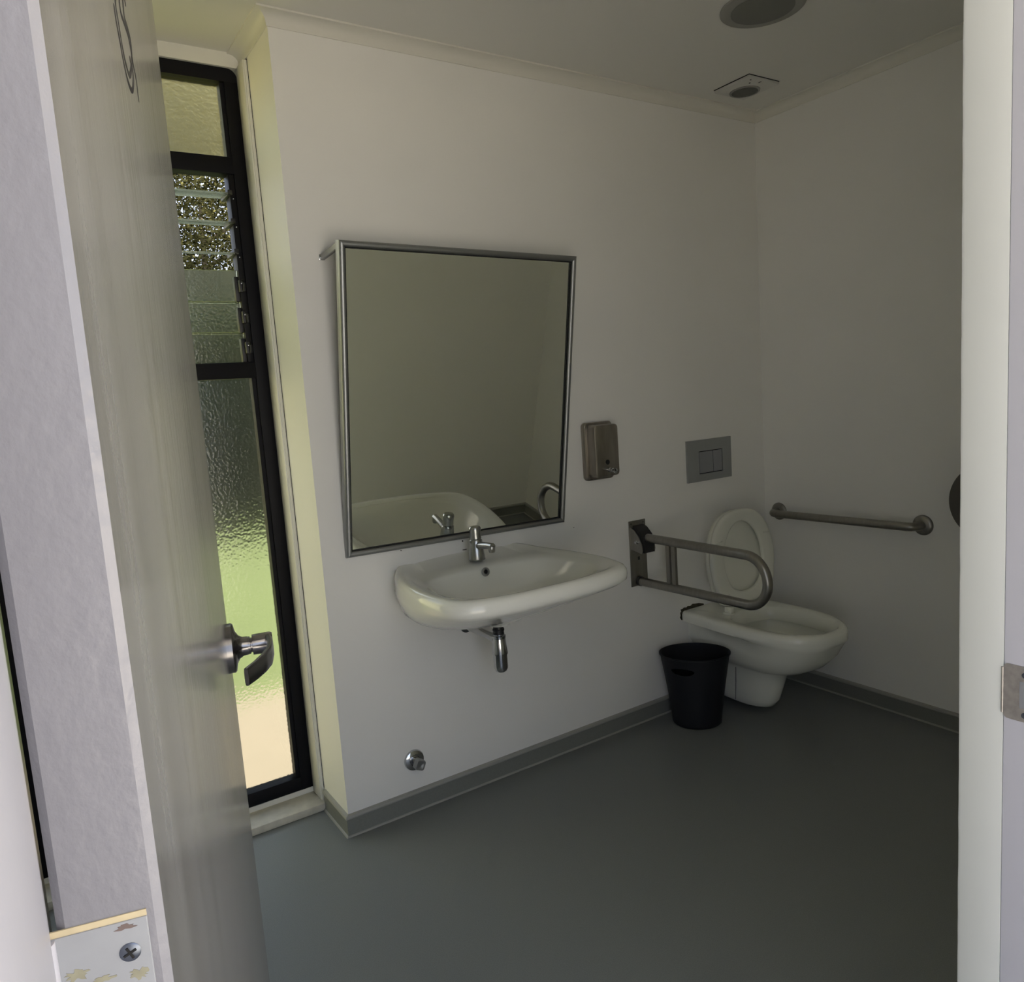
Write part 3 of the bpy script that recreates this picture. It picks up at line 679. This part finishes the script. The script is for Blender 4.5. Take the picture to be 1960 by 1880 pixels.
bm = B(); ringloft(bm, [tring([(0, .22), (.04, .224), (.072, .238), (.089, .264), (.094, .305), (.091, .363), (.076, .408), (.045, .435), (0, .443)], z) for z in (.252, .254)]); obj('water', bm, 'water', wc)
# side joint line of the trap cover
bm = B(); tube(bm, [(PX - .0765, -.180, .185), (PX - .0695, -.172, .12), (PX - .0655, -.165, .06), (PX - .0585, -.158, .036)], .0012, 6); obj('joint_line', bm, 'dark', wc)
# raised seat and lid leaning on the wall
TA = math.radians(4.5); SO = Vector((PX + .026, -.155, .416)); sb_ = Vector((0, math.sin(TA), math.cos(TA))); sn = Vector((0, -math.cos(TA), math.sin(TA)))
def seatp(a, b, c): return SO + Vector((a, 0, 0)) + sb_ * b * .965 + sn * c
so_ = [(0, .012), (.07, .012), (.128, .022), (.164, .075), (.184, .165), (.182, .24), (.150, .33), (.085, .388), (0, .402)]
si_ = [(0, .062), (.045, .070), (.085, .098), (.108, .150), (.113, .205), (.103, .262), (.075, .312), (.040, .342), (0, .352)]
def scl(h, d): 
    cy = .205; return [(x - d * (x / .18), y - d * (1 if y > cy else -1) * min(1, abs(y - cy) / .12)) for x, y in h]
def sring(h, c): return [seatp(x, y, c) for x, y in sym(h, 8)]
bm = B(); ringloft(bm, [sring(so_, .002), sring(so_, .010), sring(scl(so_, .005), .0155), sring(scl(so_, .014), .0165), sring(scl(si_, -.010), .0145), sring(scl(si_, -.003), .011), sring(si_, .004), sring(scl(si_, -.003), .0)], closed=True)
obj('seat_ring', bm, 'seat', wc, 60)
for a, b, rot in ((-.142, .285, .12), (.142, .285, -.12), (-.128, .062, .12), (.128, .062, -.12)):
    q = seatp(a, b, .016); d = Vector((1, 0, rot)).normalized(); bm = B()
    tube(bm, [q - d * .018, q - d * .014 + sn * .0025, q + d * .014 + sn * .0025, q + d * .018], .0026, 8)
    obj('seat_buffer', bm, 'seat', wc)
bm = B(); ringloft(bm, [sring(scl(so_, .03), -.030), sring(scl(so_, .006), -.027), sring(so_, -.022), sring(so_, -.007), sring(scl(so_, .004), -.005), sring(scl(so_, .012), -.009), sring(scl(so_, .05), -.0145)])
obj('lid', bm, 'seat', wc, 60)
for a in (-.0775, .0775):
    bm = B(); lathe(bm, (PX + a, -.155, .3980), (0, 0, 1), [(.024, 0), (.0235, .004), (.019, .007), (.0001, .008)], 28)
    box(bm, (PX + a - .010, -.175, .400), (PX + a + .010, -.140, .428), .004); lathe(bm, (PX + a - .013, -.155, .416), (1, 0, 0), [(.009, 0), (.009, .026)], 20)
    obj('seat_hinge', bm, 'seat', wc)

# ------------------------------------------------------------------ waste bin
bc = Vector((1.388, -.143)); ul = Vector((.74, -.673)).normalized(); us = Vector((-.673, -.74)).normalized()
binr = thing('waste_bin', (bc.x, bc.y, 0), 'black oval plastic waste bin beside the toilet', 'bin')
def bpt(th, rl, rs, z): p = bc + ul * rl * math.cos(th) + us * rs * math.sin(th); return Vector((p.x, p.y, z))
NB = 72
def shell(z): k = z / .282; return (.094 + .039 * k ** 1.25, .084 + .019 * k)
rings = [[bpt(2 * math.pi * i / NB, .080, .072, .0, ) for i in range(NB)]]
rings += [[bpt(2 * math.pi * i / NB, *[r - .004 for r in shell(.004)], .002) for i in range(NB)]]
for k in range(24): z = .006 + .272 * k / 23; a, b = shell(z); rings.append([bpt(2 * math.pi * i / NB, a, b, z) for i in range(NB)])
a, b = shell(.282)
rings += [[bpt(2 * math.pi * i / NB, a + .003, b + .003, .280) for i in range(NB)], [bpt(2 * math.pi * i / NB, a + .003, b + .003, .2845) for i in range(NB)], [bpt(2 * math.pi * i / NB, a - .001, b - .001, .2855) for i in range(NB)]]
for k in range(23, -1, -1): z = .010 + .268 * k / 23; a, b = shell(z); rings.append([bpt(2 * math.pi * i / NB, a - .003, b - .003, z) for i in range(NB)])
bm = B(); ringloft(bm, rings)
bino = obj('bin_body', bm, 'bin', binr, 50)
cm = B(); cd_ = us
rg = []
for e in (-.06, .06):
    rg.append([Vector((bc.x, bc.y, 0)) + Vector((us.x, us.y, 0)) * (.094 + e) + Vector((ul.x, ul.y, 0)) * (-.052 + .042 * math.cos(t)) + Vector((0, 0, .236 + (.0165 if math.sin(t) < 0 else .012) * math.sin(t))) for t in [2 * math.pi * i / 40 for i in range(40)]])
ringloft(cm, rg); bmesh.ops.recalc_face_normals(cm, faces=cm.faces); bmesh.ops.translate(cm, verts=cm.verts, vec=-Vector(BASE[binr.name]))
cme = bpy.data.meshes.new('cut'); cm.to_mesh(cme); cm.free(); co = bpy.data.objects.new('cut', cme); COL.objects.link(co); co.parent = binr
md = bino.modifiers.new('hole', 'BOOLEAN'); md.operation = 'DIFFERENCE'; md.object = co; md.solver = 'EXACT'
bpy.context.view_layer.update()
dg = bpy.context.evaluated_depsgraph_get(); nm = bpy.data.meshes.new_from_object(bino.evaluated_get(dg))
bino.modifiers.clear(); bino.data = nm; bpy.data.objects.remove(co); bpy.data.meshes.remove(cme)

# ------------------------------------------------------------------ cistern / hose outlet low on the wall
ht = thing('hose_tap', (.236, 0, .13), 'small chrome stop tap low on the wall beneath the basin', 'tap')
bm = B(); lathe(bm, (.236, 0, .171), (0, -1, 0), [(.0345, 0), (.0345, .003), (.0325, .007), (.026, .0105), (.017, .0115), (.0155, .0095), (.0155, .006)], 40); obj('wall_rose', bm, 'chrome', ht)
bm = B(); lathe(bm, (.236, 0, .171), (0, -1, 0), [(.0125, .004), (.0125, .018), (.0155, .020), (.016, .030)], 30); obj('spindle', bm, 'chrome', ht)
bm = B(); t = B(); ringloft(t, [[(x * k, -y, z * k) for x, z in rrect(-.0155, -.0165, .0155, .0155, .007, 4)] for k, y in ((.9, .028), (1, .030), (1.02, .048), (.95, .052), (.5, .0525), (.3, .0505))])
bmesh.ops.transform(t, matrix=Matrix.Translation((.236, 0, .171)) @ Matrix.Rotation(math.radians(25), 4, 'Y'), verts=t.verts); join(bm, t); obj('tap_head', bm, 'satin', ht)

# ------------------------------------------------------------------ ceiling fittings
cl = thing('ceiling_light', (1.272, -.626, C), 'round grey ceiling light, unlit, at the top of the picture', 'ceiling light')
bm = B(); lathe(bm, (1.272, -.626, C), (0, 0, -1), [(.1215, 0), (.1215, .004), (.118, .007), (.095, .0095), (.0915, .0085)], 72); obj('trim_ring', bm, 'greyplastic', cl)
bm = B(); lathe(bm, (1.272, -.626, C), (0, 0, -1), [(.0912, .004), (.0905, .0095), (.08, .0125), (.05, .0148), (.0001, .0155)], 64); obj('diffuser', bm, 'greyplastic2', cl)
vt_ = thing('ceiling_vent', (1.725, -.19, C), 'small square white vent in the far ceiling corner', 'vent')
bm = B(); box(bm, (1.640, -.275, C - .012), (1.805, -.112, C), .003); vp = obj('cover_plate', bm, 'ventwhite', vt_)
cx, cy = 1.734, -.176
bm = B(); lathe(bm, (cx, cy, C - .0115), (0, 0, -1), [(.056, 0), (.055, .004), (.048, .0045), (.047, .0008), (.0001, .0008)], 48); obj('grille_ring', bm, 'greyplastic', vt_)
bm = B()
for i in range(-6, 7):
    x = i * .0072; hl = math.sqrt(max(0, .047 ** 2 - x * x)); box(bm, (cx + x - .0013, cy - hl, C - .0165), (cx + x + .0013, cy + hl, C - .0118))
obj('grille_slats', bm, 'greyplastic2', vt_)
bm = B()
for x, y in ((1.662, -.262), (1.684, -.240)): lathe(bm, (x, y, C - .0118), (0, 0, -1), [(.0034, 0), (.003, .0012), (.0001, .0012)], 14)
box(bm, (1.712, -.268, C - .0135), (1.7145, -.256, C - .0118)); box(bm, (1.640, -.2765, C - .002), (1.805, -.2745, C)); box(bm, (1.6375, -.2765, C - .002), (1.6405, -.112, C))
obj('screw_hole', bm, 'dark', vt_)

# ------------------------------------------------------------------ outside
GZ = -.12
bm = B(); box(bm, (XL - .6, YO - 1.5, 2.46), (W + .6, YO, 2.60)); struct('added_shade_ceiling', bm, 'trimwhite')  # unseen roof added to keep skylight off the door jambs
bm = B(); box(bm, (-40, YO - 1.35, GZ - .2), (40, YO, GZ + .005)); struct('bounce_damping_floor', bm, 'slab')  # unseen dark slab added to cut light bounced up at the doorway
bm = B(); box(bm, (-40, -40, GZ - .2), (40, YO, GZ)); struct('ground_front', bm, 'concrete')
bm = B(); box(bm, (-40, 1.75, GZ - .2), (40, 60, GZ - .01)); o = struct('ground_lawn', bm, 'grass')
bm = B(); box(bm, (-40, .30, GZ - .2), (40, 1.75, GZ)); struct('ground_path', bm, 'path')
import numpy as np
bm = B(); box(bm, (-2.7, .9, GZ), (-2.5, 6.2, 2.4)); struct('wall_bounce_added', bm, 'cream')  # unseen wall added to bounce warm sunlight through the window
def leaves(n, centre, rad, size, seed, m, shape='ball'):
    r = np.random.default_rng(seed)
    if shape == 'ball':
        p = r.normal(size=(n, 3)); p /= np.linalg.norm(p, axis=1)[:, None]; p *= r.random((n, 1)) ** (1 / 3)
    else: p = r.uniform(-1, 1, (n, 3))
    c = np.array(centre) + p * np.array(rad)
    d = r.normal(size=(n, 3)) * (1, 1, .6); d /= np.linalg.norm(d, axis=1)[:, None]
    u = np.cross(d, r.normal(size=(n, 3))); u /= np.linalg.norm(u, axis=1)[:, None]
    s = size * r.uniform(.6, 1.3, (n, 1)); w = s * .45
    v = np.stack([c + d * s, c + u * w + d * s * .1, c - d * s, c - u * w + d * s * .1], 1).reshape(-1, 3)
    me = bpy.data.meshes.new('foliage'); me.vertices.add(4 * n); me.vertices.foreach_set('co', v.astype(np.float32).ravel())
    me.loops.add(4 * n); me.loops.foreach_set('vertex_index', np.arange(4 * n, dtype=np.int32))
    me.polygons.add(n); me.polygons.foreach_set('loop_start', np.arange(0, 4 * n, 4, dtype=np.int32))
    me.update(calc_edges=True); me.materials.append(M[m]); return me
def tree(loc, crown, rad, n, size, seed, label, trunk_r=.09):
    root = thing('tree', loc, label, 'tree')
    me = leaves(n, Vector(crown) - Vector(loc), rad, size, seed, 'leaf'); o = bpy.data.objects.new('foliage', me); COL.objects.link(o); o.parent = root
    b = B(); top = Vector(crown); l0 = Vector(loc); r = random.Random(seed)
    tube(b, [l0, l0 + (top - l0) * .35 + Vector((.05, .03, 0)), l0 + (top - l0) * .75, top], [trunk_r, trunk_r * .8, trunk_r * .5, trunk_r * .2], 12)
    for i in range(9):
        a = r.uniform(0, 6.28); s0 = l0 + (top - l0) * r.uniform(.4, .85); e = s0 + Vector((math.cos(a) * rad[0] * .6, math.sin(a) * rad[1] * .6, r.uniform(.2, .9)))
        tube(b, [s0, (s0 + e) / 2 + Vector((0, 0, .1)), e], [trunk_r * .4, trunk_r * .25, .01], 7)
    obj('trunk', b, 'bark', root, 60)
tree((2.0, 10.6, GZ), (2.2, 10.6, 4.7), (2.9, 1.4, 3.4), 110000, .036, 11, 'leafy tree seen through the open upper louvres')
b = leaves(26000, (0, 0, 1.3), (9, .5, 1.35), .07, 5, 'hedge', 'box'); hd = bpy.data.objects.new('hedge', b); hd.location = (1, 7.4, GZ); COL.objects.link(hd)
tag(hd, 'dense hedge with shade put into its colour, beyond the lawn outside the window', 'hedge')
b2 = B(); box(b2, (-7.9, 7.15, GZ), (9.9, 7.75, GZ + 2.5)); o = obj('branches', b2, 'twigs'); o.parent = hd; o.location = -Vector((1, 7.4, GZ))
